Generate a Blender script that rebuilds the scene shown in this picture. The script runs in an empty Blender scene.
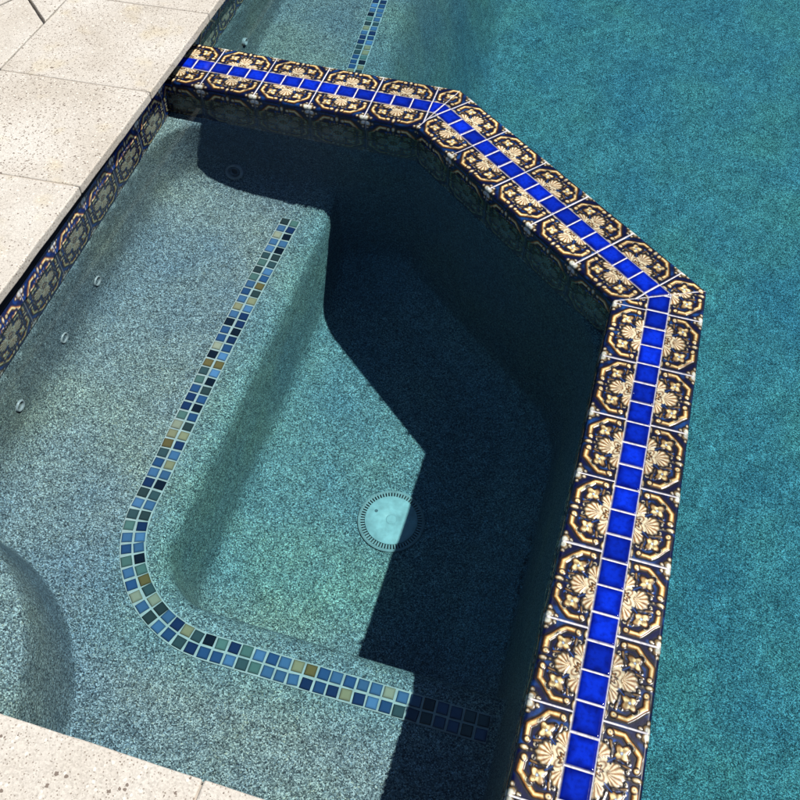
import bpy, math, random
import numpy as np

random.seed(7)
rng = np.random.default_rng(11)
sc = bpy.context.scene
COL = sc.collection
R = math.radians

# ------------------------------------------------------------------ layout
P2 = np.array([0.0, 0.0])
P1 = np.array([-0.62527, 0.50715])
DIAG = np.array([-0.77665, 0.62993]); NDIAG = np.array([0.62993, 0.77665])
TOP = np.array([-0.99996, -0.00904]); NTOP = np.array([-0.00904, 0.99996])
RT = np.array([-0.0075, -1.0]); RT /= np.linalg.norm(RT); NRT = np.array([-RT[1], RT[0]])
L2 = 0.8051
HB = 0.0232            # half width of the blue strip
HW = 0.0958            # half width of the dam
WL = -0.035            # water level
BENCH = -0.45
FLOOR = -0.78
POOLBED = -1.35
TILE_BOT = -0.155
CZ = 0.07              # coping top
SB = -1.235            # south wall of the spa (y)
def wall_x(y):
    return -1.341 - 0.050 * y
def edge_x(y):
    return -1.303 - 0.025 * y
S_EDGE = -1.197        # south coping edge (y)

# ------------------------------------------------------------------ helpers
def tag(o, label=None, cat=None, group=None, kind=None):
    if label: o['label'] = label
    if cat: o['category'] = cat
    if group: o['group'] = group
    if kind: o['kind'] = kind
    return o

def empty(name, loc):
    o = bpy.data.objects.new(name, None)
    o.location = loc
    o.empty_display_size = 0.05
    COL.objects.link(o)
    return o

def mesh_np(name, co, faces, mat, parent=None, smooth=True, color=None, rough=None):
    """co (N,3) world space; faces (M,4) or (M,3) int array."""
    co = np.asarray(co, dtype=np.float64)
    if parent is not None:
        co = co - np.array(parent.location)
    faces = np.asarray(faces, dtype=np.int32)
    me = bpy.data.meshes.new(name)
    k = faces.shape[1]; m = faces.shape[0]
    me.vertices.add(len(co)); me.vertices.foreach_set('co', co.astype(np.float32).ravel())
    me.loops.add(m * k); me.loops.foreach_set('vertex_index', faces.ravel())
    me.polygons.add(m)
    me.polygons.foreach_set('loop_start', np.arange(0, m * k, k, dtype=np.int32))
    me.polygons.foreach_set('loop_total', np.full(m, k, dtype=np.int32))
    me.polygons.foreach_set('use_smooth', np.full(m, smooth, dtype=bool))
    me.update(calc_edges=True)
    if color is not None:
        a = me.color_attributes.new('glaze', 'FLOAT_COLOR', 'POINT')
        c = np.ones((len(co), 4), dtype=np.float32); c[:, :3] = color
        if rough is not None: c[:, 3] = rough
        a.data.foreach_set('color', c.ravel())
    me.materials.append(mat)
    o = bpy.data.objects.new(name, me)
    COL.objects.link(o)
    if parent is not None: o.parent = parent
    o.cycles.is_caustics_receiver = True
    return o

def grid_faces(nu, nv, flip=False, base=0):
    i = np.arange(nu - 1)[:, None]; j = np.arange(nv - 1)[None, :]
    a = (i * nv + j).ravel() + base
    f = np.stack([a, a + nv, a + nv + 1, a + 1], 1)
    return f[:, ::-1] if flip else f

class MB:
    """collects simple solids into one mesh"""
    def __init__(s): s.v = []; s.f = []
    def add(s, vs, fs):
        b = len(s.v); s.v += [tuple(map(float, p)) for p in vs]
        s.f += [tuple(i + b for i in f) for f in fs]
    def box(s, x0, x1, y0, y1, z0, z1):
        s.add([(x0,y0,z0),(x1,y0,z0),(x1,y1,z0),(x0,y1,z0),(x0,y0,z1),(x1,y0,z1),(x1,y1,z1),(x0,y1,z1)],
              [(3,2,1,0),(4,5,6,7),(0,1,5,4),(1,2,6,5),(2,3,7,6),(3,0,4,7)])
    def prism(s, poly, z0, z1):
        n = len(poly)
        s.add([(p[0],p[1],z0) for p in poly] + [(p[0],p[1],z1) for p in poly],
              [tuple(range(n))[::-1], tuple(range(n, 2*n))] + [(i,(i+1)%n,n+(i+1)%n,n+i) for i in range(n)])
    def lathe(s, prof, M=None, n=64, close=False):
        """prof [(r,z)] about local z; M maps local to world"""
        vs = []
        for r, z in prof:
            for k in range(n):
                a = 2*math.pi*k/n; p = np.array([r*math.cos(a), r*math.sin(a), z])
                vs.append(M(p) if M else p)
        m = len(prof); fs = []
        rng_ = range(m) if close else range(m-1)
        for i in rng_:
            j = (i+1) % m
            for k in range(n):
                fs.append((j*n+k, j*n+(k+1)%n, i*n+(k+1)%n, i*n+k))
        s.add(vs, fs)
    def build(s, name, mat, parent=None, smooth=False, bevel=0, seg=2, sharp=35):
        v = np.array(s.v)
        if parent is not None: v = v - np.array(parent.location)
        me = bpy.data.meshes.new(name)
        me.from_pydata([tuple(p) for p in v], [], s.f); me.update()
        me.materials.append(mat)
        o = bpy.data.objects.new(name, me); COL.objects.link(o)
        if smooth:
            me.polygons.foreach_set('use_smooth', [True]*len(me.polygons))
            try: me.set_sharp_from_angle(angle=R(sharp))
            except Exception: pass
        if bevel:
            b = o.modifiers.new('bevel', 'BEVEL'); b.width = bevel; b.segments = seg; b.limit_method = 'ANGLE'; b.angle_limit = R(40)
            b.harden_normals = False
        if parent is not None: o.parent = parent
        o.cycles.is_caustics_receiver = True
        return o

# ------------------------------------------------------------------ materials
def new_mat(name):
    m = bpy.data.materials.new(name); m.use_nodes = True
    nt = m.node_tree; p = nt.nodes['Principled BSDF']
    return m, nt, p
def N(nt, t, **kw):
    n = nt.nodes.new(t)
    for k, v in kw.items(): setattr(n, k, v)
    return n
def ramp(nt, stops, interp='LINEAR'):
    r = N(nt, 'ShaderNodeValToRGB'); cr = r.color_ramp; cr.interpolation = interp
    while len(cr.elements) < len(stops): cr.elements.new(0.5)
    for e, (p, c) in zip(cr.elements, stops):
        e.position = p; e.color = (*c, 1) if len(c) == 3 else c
    return r
def mixc(nt, a, b, fac, mode='MIX'):
    m = N(nt, 'ShaderNodeMix', data_type='RGBA', blend_type=mode)
    for sock, val in ((0, fac), (6, a), (7, b)):
        if hasattr(val, 'is_linked') or hasattr(val, 'links'): nt.links.new(val, m.inputs[sock])
        else: m.inputs[sock].default_value = val if sock == 0 else (*val, 1)
    return m.outputs[2]

def simple(name, col, rough=0.5, metal=0.0):
    m, nt, p = new_mat(name)
    tc = N(nt, 'ShaderNodeTexCoord'); no = N(nt, 'ShaderNodeTexNoise'); no.inputs['Scale'].default_value = 60
    nt.links.new(tc.outputs['Object'], no.inputs['Vector'])
    lo = tuple(c*0.82 for c in col); hi = tuple(min(1, c*1.12) for c in col)
    r = ramp(nt, [(0.3, lo), (0.7, hi)]); nt.links.new(no.outputs['Fac'], r.inputs[0])
    nt.links.new(r.outputs[0], p.inputs['Base Color'])
    p.inputs['Roughness'].default_value = rough; p.inputs['Metallic'].default_value = metal
    return m

def plaster(name, tint=(1, 1, 1), scale=470.0, gain=1.0):
    """exposed pebble pool plaster: pale, grey and dark grains in a cement matrix"""
    m, nt, p = new_mat(name)
    tc = N(nt, 'ShaderNodeTexCoord')
    no0 = N(nt, 'ShaderNodeTexNoise'); no0.inputs['Scale'].default_value = 200; no0.inputs['Detail'].default_value = 1
    nt.links.new(tc.outputs['Object'], no0.inputs['Vector'])
    wob = N(nt, 'ShaderNodeVectorMath', operation='SCALE'); wob.inputs['Scale'].default_value = 0.004
    nt.links.new(no0.outputs['Color'], wob.inputs[0])
    addv = N(nt, 'ShaderNodeVectorMath', operation='ADD')
    nt.links.new(tc.outputs['Object'], addv.inputs[0]); nt.links.new(wob.outputs[0], addv.inputs[1])
    vo = N(nt, 'ShaderNodeTexVoronoi'); vo.inputs['Scale'].default_value = scale
    nt.links.new(addv.outputs[0], vo.inputs['Vector'])
    sep = N(nt, 'ShaderNodeSeparateColor'); nt.links.new(vo.outputs['Color'], sep.inputs[0])
    g = gain
    r = ramp(nt, [(0.0, (.025*g,.036*g,.043*g)), (0.16, (.085*g,.108*g,.118*g)), (0.34, (.18*g,.215*g,.225*g)), (0.56, (.31*g,.36*g,.36*g)),
                  (0.76, (.48*g,.54*g,.53*g)), (0.93, (.84*g,.90*g,.87*g))], 'LINEAR')
    nt.links.new(sep.outputs[0], r.inputs[0])
    # sparse warm and blue grains
    warm = ramp(nt, [(0.0, (1, 1, 1)), (0.80, (1, 1, 1)), (0.86, (1.0, .88, .68)), (0.93, (.72, .86, 1.0))], 'CONSTANT')
    nt.links.new(sep.outputs[1], warm.inputs[0])
    c1 = mixc(nt, r.outputs[0], warm.outputs[0], 0.8, 'MULTIPLY')
    # finer matrix
    v2 = N(nt, 'ShaderNodeTexVoronoi'); v2.inputs['Scale'].default_value = scale * 2.3
    nt.links.new(tc.outputs['Object'], v2.inputs['Vector'])
    s2 = N(nt, 'ShaderNodeSeparateColor'); nt.links.new(v2.outputs['Color'], s2.inputs[0])
    r2 = ramp(nt, [(0, (.72, .72, .72)), (1, (1.28, 1.28, 1.28))]); nt.links.new(s2.outputs[2], r2.inputs[0])
    c2 = mixc(nt, c1, r2.outputs[0], 1.0, 'MULTIPLY')
    # large cloudy variation and slight scale stains
    n1 = N(nt, 'ShaderNodeTexNoise'); n1.inputs['Scale'].default_value = 3.2; n1.inputs['Detail'].default_value = 5
    nt.links.new(tc.outputs['Object'], n1.inputs['Vector'])
    r3 = ramp(nt, [(0.3, (.74, .84, .97)), (0.5, (1, 1, 1)), (0.68, (1.20, 1.13, .95))]); nt.links.new(n1.outputs['Fac'], r3.inputs[0])
    c3 = mixc(nt, c2, r3.outputs[0], 1.0, 'MULTIPLY')
    n2 = N(nt, 'ShaderNodeTexNoise'); n2.inputs['Scale'].default_value = 38; n2.inputs['Detail'].default_value = 4
    nt.links.new(tc.outputs['Object'], n2.inputs['Vector'])
    r4 = ramp(nt, [(0.3, (.80, .80, .80)), (0.7, (1.18, 1.18, 1.18))]); nt.links.new(n2.outputs['Fac'], r4.inputs[0])
    c4 = mixc(nt, c3, r4.outputs[0], 1.0, 'MULTIPLY')
    c5 = mixc(nt, c4, tint, 1.0, 'MULTIPLY')
    nt.links.new(c5, p.inputs['Base Color'])
    p.inputs['Roughness'].default_value = 0.75
    bp_ = N(nt, 'ShaderNodeBump'); bp_.inputs['Strength'].default_value = 0.35; bp_.inputs['Distance'].default_value = 0.0015
    nt.links.new(sep.outputs[0], bp_.inputs['Height']); nt.links.new(bp_.outputs[0], p.inputs['Normal'])
    return m

def glaze(name, coat=0.6):
    """hand painted relief tile: colours come from the painted glaze layer, alpha is roughness"""
    m, nt, p = new_mat(name)
    at = N(nt, 'ShaderNodeAttribute'); at.attribute_name = 'glaze'
    tc = N(nt, 'ShaderNodeTexCoord'); no = N(nt, 'ShaderNodeTexNoise'); no.inputs['Scale'].default_value = 140; no.inputs['Detail'].default_value = 5
    nt.links.new(tc.outputs['Object'], no.inputs['Vector'])
    r = ramp(nt, [(0.28, (.62, .62, .66)), (0.5, (1, 1, 1)), (0.75, (1.25, 1.2, 1.12))]); nt.links.new(no.outputs['Fac'], r.inputs[0])
    c = mixc(nt, at.outputs['Color'], r.outputs[0], 1.0, 'MULTIPLY')
    p.inputs['Specular IOR Level'].default_value = .32
    nt.links.new(c, p.inputs['Base Color']); nt.links.new(at.outputs['Alpha'], p.inputs['Roughness'])
    n2 = N(nt, 'ShaderNodeTexNoise'); n2.inputs['Scale'].default_value = 90; n2.inputs['Detail'].default_value = 3
    nt.links.new(tc.outputs['Object'], n2.inputs['Vector'])
    b = N(nt, 'ShaderNodeBump'); b.inputs['Strength'].default_value = 0.12; b.inputs['Distance'].default_value = 0.001
    nt.links.new(n2.outputs['Fac'], b.inputs['Height']); nt.links.new(b.outputs[0], p.inputs['Normal'])
    return m

def limestone(name, seed=0.0):
    m, nt, p = new_mat(name)
    tc = N(nt, 'ShaderNodeTexCoord')
    oi = N(nt, 'ShaderNodeObjectInfo')
    va = N(nt, 'ShaderNodeVectorMath', operation='ADD')
    sc_ = N(nt, 'ShaderNodeMath', operation='MULTIPLY'); sc_.inputs[1].default_value = 20.0
    nt.links.new(oi.outputs['Random'], sc_.inputs[0])
    nt.links.new(tc.outputs['Object'], va.inputs[0]); nt.links.new(sc_.outputs[0], va.inputs[1])
    V = va.outputs[0]
    n1 = N(nt, 'ShaderNodeTexNoise'); n1.inputs['Scale'].default_value = 5; n1.inputs['Detail'].default_value = 6
    nt.links.new(V, n1.inputs['Vector'])
    base = ramp(nt, [(0.3, (.50, .455, .385)), (0.5, (.56, .52, .455)), (0.7, (.61, .58, .52))]); nt.links.new(n1.outputs['Fac'], base.inputs[0])
    # grains
    v1 = N(nt, 'ShaderNodeTexVoronoi'); v1.inputs['Scale'].default_value = 400
    nt.links.new(V, v1.inputs['Vector'])
    s1 = N(nt, 'ShaderNodeSeparateColor'); nt.links.new(v1.outputs['Color'], s1.inputs[0])
    g1 = ramp(nt, [(0, (.78, .77, .76)), (0.25, (.93, .92, .91)), (0.7, (1.02, 1.02, 1.02)), (1, (1.12, 1.11, 1.10))]); nt.links.new(s1.outputs[0], g1.inputs[0])
    c = mixc(nt, base.outputs[0], g1.outputs[0], 1.0, 'MULTIPLY')
    # dark pits: small voronoi cells, only some of them
    def pits(scale, keep, rad, col, c, warp=0.004):
        nz = N(nt, 'ShaderNodeTexNoise'); nz.inputs['Scale'].default_value = scale*1.7; nt.links.new(V, nz.inputs['Vector'])
        w = N(nt, 'ShaderNodeVectorMath', operation='SCALE'); w.inputs['Scale'].default_value = warp; nt.links.new(nz.outputs['Color'], w.inputs[0])
        a = N(nt, 'ShaderNodeVectorMath', operation='ADD'); nt.links.new(V, a.inputs[0]); nt.links.new(w.outputs[0], a.inputs[1])
        vv = N(nt, 'ShaderNodeTexVoronoi'); vv.inputs['Scale'].default_value = scale; nt.links.new(a.outputs[0], vv.inputs['Vector'])
        s = N(nt, 'ShaderNodeSeparateColor'); nt.links.new(vv.outputs['Color'], s.inputs[0])
        gt = N(nt, 'ShaderNodeMath', operation='GREATER_THAN'); gt.inputs[1].default_value = 1-keep; nt.links.new(s.outputs[1], gt.inputs[0])
        rr = N(nt, 'ShaderNodeMath', operation='MULTIPLY'); rr.inputs[1].default_value = rad; nt.links.new(s.outputs[2], rr.inputs[0])
        lt = N(nt, 'ShaderNodeMath', operation='LESS_THAN'); nt.links.new(vv.outputs['Distance'], lt.inputs[0]); nt.links.new(rr.outputs[0], lt.inputs[1])
        mu = N(nt, 'ShaderNodeMath', operation='MULTIPLY'); nt.links.new(gt.outputs[0], mu.inputs[0]); nt.links.new(lt.outputs[0], mu.inputs[1])
        return mixc(nt, c, col, mu.outputs[0]), mu.outputs[0]
    c, m1 = pits(240, .38, .50, (.27, .225, .18), c, .003)
    c, m2 = pits(125, .18, .38, (.19, .15, .12), c, .006)
    c, m4 = pits(130, .22, .40, (.70, .66, .58), c)
    # pale yellow stain patches
    n3 = N(nt, 'ShaderNodeTexNoise'); n3.inputs['Scale'].default_value = 9; n3.inputs['Detail'].default_value = 3; nt.links.new(V, n3.inputs['Vector'])
    st = ramp(nt, [(0.58, (1, 1, 1)), (0.75, (1.0, .95, .80))]); nt.links.new(n3.outputs['Fac'], st.inputs[0])
    c = mixc(nt, c, st.outputs[0], 1.0, 'MULTIPLY')
    nt.links.new(c, p.inputs['Base Color']); p.inputs['Roughness'].default_value = 0.8
    su = N(nt, 'ShaderNodeMath', operation='ADD'); nt.links.new(m1, su.inputs[0]); nt.links.new(m2, su.inputs[1])
    iv = N(nt, 'ShaderNodeMath', operation='MULTIPLY_ADD'); iv.inputs[1].default_value = -1.0; nt.links.new(su.outputs[0], iv.inputs[0]); nt.links.new(s1.outputs[0], iv.inputs[2])
    b = N(nt, 'ShaderNodeBump'); b.inputs['Strength'].default_value = 0.5; b.inputs['Distance'].default_value = 0.002
    nt.links.new(iv.outputs[0], b.inputs['Height']); nt.links.new(b.outputs[0], p.inputs['Normal'])
    return m

def mosaic_mat(name):
    m, nt, p = new_mat(name)
    at = N(nt, 'ShaderNodeAttribute'); at.attribute_name = 'glaze'
    nt.links.new(at.outputs['Color'], p.inputs['Base Color']); nt.links.new(at.outputs['Alpha'], p.inputs['Roughness'])
    return m

def water_mat(name, ramp_axis=None):
    m = bpy.data.materials.new(name); m.use_nodes = True; nt = m.node_tree; nt.nodes.clear()
    o = N(nt, 'ShaderNodeOutputMaterial'); g = N(nt, 'ShaderNodeBsdfGlass')
    g.inputs['IOR'].default_value = 1.33; g.inputs['Roughness'].default_value = 0.0
    nt.links.new(g.outputs[0], o.inputs[0])
    return m, nt, g

M_PLASTER = plaster('pebble_plaster', tint=(.90, 1.0, 1.04), gain=.92)
M_POOL = plaster('pool_pebble_plaster', tint=(.92, 1.0, 1.0), scale=450, gain=.80)
M_GLAZE = glaze('painted_relief_tile')
M_BLUE = glaze('cobalt_tile')
M_STONE = limestone('shellstone')
M_MOSAIC = mosaic_mat('glass_mosaic')
M_GROUT = simple('white_grout', (.62, .61, .63), .85)
M_BED = simple('mortar_bed', (.66, .70, .68), .85)
M_WHITE = simple('white_plastic', (.55, .60, .61), .35)
M_DARK = simple('dark_opening', (.012, .014, .016), .6)
M_CORE = simple('dark_render', (.05, .05, .055), .9)
M_MORTAR = simple('grey_brown_mortar', (.46, .40, .33), .9)

# ------------------------------------------------------------------ tile pattern
NAVY = np.array([.002, .004, .046]); BLUEP = np.array([.015, .09, .38]); DEEP = np.array([.002, .004, .025])
GOLD = np.array([.62, .42, .10]); CREAM = np.array([.82, .70, .36]); RUST = np.array([.16, .065, .015])
TAN = np.array([.33, .22, .09]); SHELL = np.array([.66, .59, .40]); WHITE = np.array([.78, .76, .62])
LINE = np.array([.012, .010, .012]); GROUT = np.array([.66, .65, .68])

def seg_d(px, py, ax, ay, bx, by):
    dx, dy = bx-ax, by-ay
    t = np.clip(((px-ax)*dx+(py-ay)*dy)/(dx*dx+dy*dy), 0, 1)
    return np.hypot(px-ax-t*dx, py-ay-t*dy), t

def vnoise(x, y, s):
    """cheap smooth value noise for the painted glaze"""
    x = x*s; y = y*s
    xi = np.floor(x).astype(int); yi = np.floor(y).astype(int)
    fx = x-xi; fy = y-yi; fx = fx*fx*(3-2*fx); fy = fy*fy*(3-2*fy)
    def h(a, b):
        v = np.sin(a*127.1+b*311.7)*43758.5453
        return v-np.floor(v)
    return (h(xi,yi)*(1-fx)+h(xi+1,yi)*fx)*(1-fy)+(h(xi,yi+1)*(1-fx)+h(xi+1,yi+1)*fx)*fy

def tile_pattern(u, v, idx=0.0):
    """u,v in [-1,1] over a whole tile. returns colour (...,3), height 0..1, roughness"""
    sh = u.shape
    uw = u+.012*np.sin(7.3*v+2.1*idx)*(1-u*u)+.010*np.sin(13*u+5*v+idx); vw = v+.012*np.sin(6.1*u+1.7*idx)*(1-v*v)+.010*np.sin(11*v-6*u)
    ed = np.clip((1-np.maximum(np.abs(u), np.abs(v)))/.06, 0, 1)
    X, Y = np.abs(u+(uw-u)*ed), np.abs(v+(vw-v)*ed)
    a = np.maximum(X, Y); b = np.minimum(X, Y)      # fold to one octant
    wu = .018*np.sin(v*9+idx)+.010*np.sin(u*17+v*5); wv = .018*np.sin(u*8+1.3*idx+1)
    n = vnoise(u+wu+3.1*idx+7, v+wv+1.7*idx+9, 5.0)
    col = NAVY*.75 + (BLUEP*.55-NAVY)*np.clip((n-.60)*3.0, 0, 1)[..., None]
    h = np.zeros(sh)
    rough = np.full(sh, .27)
    def paint(d, r, c, outline=.035, hh=1.0, edge=None, core=.66):
        nonlocal col, h
        o = np.clip((r+outline-d)/.016, 0, 1)[..., None]
        col = col*(1-o)+LINE*o
        if edge is not None:
            e = np.clip((r-d)/.014, 0, 1)[..., None]; col = col*(1-e)+edge*e
            k = np.clip((r*core-d)/.022, 0, 1)[..., None]
        else:
            k = np.clip((r-d)/.014, 0, 1)[..., None]
        col = col*(1-k)+c*k
        t = np.clip(1-(d/max(r, 1e-3)), 0, 1)
        h = np.maximum(h, hh*np.sqrt(np.clip(t*(2-t), 0, 1)))
    def dab(d, r, c, soft=.014):
        nonlocal col
        k = np.clip((r-d)/soft, 0, 1)[..., None]; col = col*(1-k)+c*k
    # blue ribbon inside the strapwork, with a dark double line
    for (p, q_) in (((.70, .30), (.62, .50)), ((.62, .50), (.30, .70))):
        for (xx, yy) in ((X, Y), (Y, X)):
            d, _ = seg_d(xx, yy, p[0]*.93, p[1]*.93, q_[0]*.80, q_[1]*.80)
            dab(d, .045, BLUEP*1.1); dab(d, .014, LINE)
    # leafy scroll under the flowers
    d, _ = seg_d(a, b, .36, .26, .66, .20)
    paint(d, .030, TAN*.8, outline=.022, hh=.5, edge=RUST*.6)
    # corner quarter flower over the joint
    du, dv = 1-X, 1-Y
    rr = np.hypot(du, dv); th = np.arctan2(dv, du)
    pet = .12+.12*np.abs(np.sin(2*th))
    pet = np.where(rr < .32, pet, 1e-3)
    cf = WHITE*.85 + (np.array([.40,.52,.50])-WHITE*.85)*(.5+.5*np.cos(10*th))[..., None]*.55
    paint(rr/np.maximum(pet, 1e-3)*.15, .15, cf, outline=.035, hh=.9, edge=TAN*.6, core=.8)
    for tt in (.32, 1.25):
        rs = np.hypot(du-.25*math.cos(tt), dv-.25*math.sin(tt)); paint(rs, .05, WHITE*.8, outline=.025, hh=.6, edge=TAN*.6)
    # octagon strapwork
    R0 = .835; C0 = .47
    d1, _ = seg_d(a, b, R0, .20, R0, C0)
    d2, _ = seg_d(a, b, R0, C0, (R0+C0)/2, (R0+C0)/2)
    d = np.minimum(d1, d2)
    inner_side = np.clip((a*.9+b*.45-.93)/.05, -1, 1)*.5+.5
    shade = CREAM + (GOLD-CREAM)*np.clip(d/.040, 0, 1)[..., None]
    paint(d, .061, shade, outline=.060, hh=1.0, edge=RUST*1.8, core=.62)
    rc = np.hypot(a-R0+.022, b-.185)
    k = np.clip((.092-rc)/.014, 0, 1)[..., None]
    paint(rc, .070, CREAM*1.02, outline=.03, hh=1.0, edge=RUST*1.5, core=.80)
    dab(rc, .022, np.array([.10, .13, .22]), .012)
    # little cream curls that fill the ground between strapwork and flowers
    for (cx_, cy_, r_) in ((.66, .60, .035), (.62, .12, .030), (.30, .62, .030)):
        for (xx, yy) in ((X, Y), (Y, X)):
            rk = np.abs(np.hypot(xx-cx_, yy-cy_)-r_)
            paint(rk, .017, SHELL*.9, outline=.014, hh=.5)
    # cream field in the middle of the tile with brown swirls
    rr = np.hypot(u, v); th = np.arctan2(v, u)
    sw = .5+.5*np.sin(rr*44+3.2*np.cos(4*th))
    cm = SHELL*1.02 + (RUST*1.2-SHELL)*(np.clip(sw-.42, 0, 1)*1.65)[..., None]
    fld = np.maximum(a*.9, (a+b)*.72)
    paint(fld*.9, .30, cm, outline=.03, hh=.55)
    # bud and stem on the axis
    d, _ = seg_d(a, b, .56, 0, 1.02, 0)
    paint(d, .028, SHELL*.9, outline=.03, hh=.5, edge=TAN*.6)
    rb = np.hypot((a-.845)/1.75, b)
    paint(rb, .058, SHELL*1.05, outline=.035, hh=.95, edge=TAN*.8, core=.75)
    # palmette on every axis, opening outwards
    ax_, ay_ = a-.235, b
    rr = np.hypot(ax_, ay_); th = np.arctan2(ay_, ax_)
    lobes = .36*np.clip(np.cos(th*.95), 0, 1)**.45*(1+.05*np.cos(16*th))
    ribs = np.clip(.5+.62*np.cos(th*16), 0, 1)[..., None]
    cshell = (RUST*1.5)*(1-ribs)+(SHELL*1.15)*ribs
    ins = np.where((ax_ > -.03) & (np.abs(th) < 1.22), rr/np.maximum(lobes, 1e-3)*.2, 9.)
    paint(ins, .2, cshell, outline=.040, hh=.9, edge=TAN*.55, core=.93)
    # diagonal flower with a pale blue eye
    fx, fy = X-.47, Y-.47
    rr = np.hypot(fx, fy); th = np.arctan2(fy, fx)
    pet = .205*(.80+.20*np.cos(4*(th-math.pi/4)))
    c = TAN*1.05 + (CREAM*1.1-TAN)*np.clip(.45+.6*np.sin(th*3+1.0+rr*24), 0, 1)[..., None]
    paint(rr/np.maximum(pet, 1e-3)*.14, .14, c, outline=.05, hh=1.0, edge=RUST*.9, core=.86)
    dab(rr, .045, LINE); dab(rr, .034, np.array([.45, .56, .70]), .012)
    for ang in (.35, 1.22):
        d, _ = seg_d(X, Y, .47+.04*math.cos(ang), .47+.04*math.sin(ang), .47+.115*math.cos(ang), .47+.115*math.sin(ang)); dab(d, .010, RUST*.5, .01)
    # dark scroll joining flower and centre
    d, _ = seg_d(X, Y, .22, .22, .36, .34)
    dab(d, .036, LINE); dab(d, .014, BLUEP)
    # centre rosette
    rr = np.hypot(u, v); th = np.arctan2(v, u)
    pet = .15*(.82+.18*np.cos(8*th))
    c = SHELL + (TAN-SHELL)*(.5+.5*np.cos(8*th+math.pi))[..., None]
    paint(rr/np.maximum(pet, 1e-3)*.13, .13, c, outline=.03, hh=1.0, edge=RUST)
    dab(rr, .05, LINE)
    # brush variation
    n2 = vnoise(u*1.0+idx*5.3+20, v+idx*2.9+20, 24.0)
    col = col*(.72+.50*n2)[..., None]
    rim = np.clip((np.maximum(X, Y)-.968)/.02, 0, 1)
    col = col*(1-.6*rim[..., None])+DEEP*.6*rim[..., None]
    return col, h, rough

def grout_mix(col, h, rough, g):
    """g 0..1 grout coverage"""
    n = g[..., None]
    return col*(1-n)+GROUT*n, h*(1-g)-g*1.1, rough*(1-g)+.85*g

# ------------------------------------------------------------------ dam segments
def smiter(n, n2, t):
    m = (n+n2)/((n+n2)@n)
    return lambda o: o*(m@t)
K2 = smiter(NRT, NDIAG, RT)        # start of the right run
K2d = smiter(NDIAG, NRT, DIAG)     # start of the diagonal run (at P2)
K1d = smiter(NDIAG, NTOP, DIAG)    # end of the diagonal (at P1) : s = L2 + K1d(o)
K1 = smiter(NTOP, NDIAG, TOP)      # start of the top run
END_R, END_T = 1.30, 0.745
B = 0.0508
SEG = {
 'right': dict(A=P2, t=RT, n=NRT, s0=lambda o: K2(o), s1=lambda o: END_R + 0*o,
               blue=[.0478+k*B for k in range(-2, 27)],
               tiles=[-.10, .049, .202, .349, .4955, .644, .7895, .932, 1.079, 1.226, 1.373]),
 'diag': dict(A=P2, t=DIAG, n=NDIAG, s0=lambda o: K2d(o), s1=lambda o: L2+K1d(o),
              blue=[L2-.0188-k*B for k in range(17, -3, -1)],
              tiles=[L2-.0188-k*3*B for k in range(6, -2, -1)]),
 'top': dict(A=P1, t=TOP, n=NTOP, s0=lambda o: K1(o), s1=lambda o: END_T + 0*o,
             blue=[.0248+k*B for k in range(-2, 15)],
             tiles=[.0248+k*3*B for k in range(-1, 6)]),
}
def handed(g):
    return g['t'][0]*g['n'][1]-g['t'][1]*g['n'][0]
def path_pt(g, s, o):
    return g['A'][0]+g['t'][0]*s+g['n'][0]*o, g['A'][1]+g['t'][1]*s+g['n'][1]*o

def joint_coord(s, joints):
    j = np.array(sorted(joints)); i = np.clip(np.searchsorted(j, s)-1, 0, len(j)-2)
    a, b = j[i], j[i+1]
    return (s-a)/(b-a)*2-1, i, (s-a), (b-s)

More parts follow.
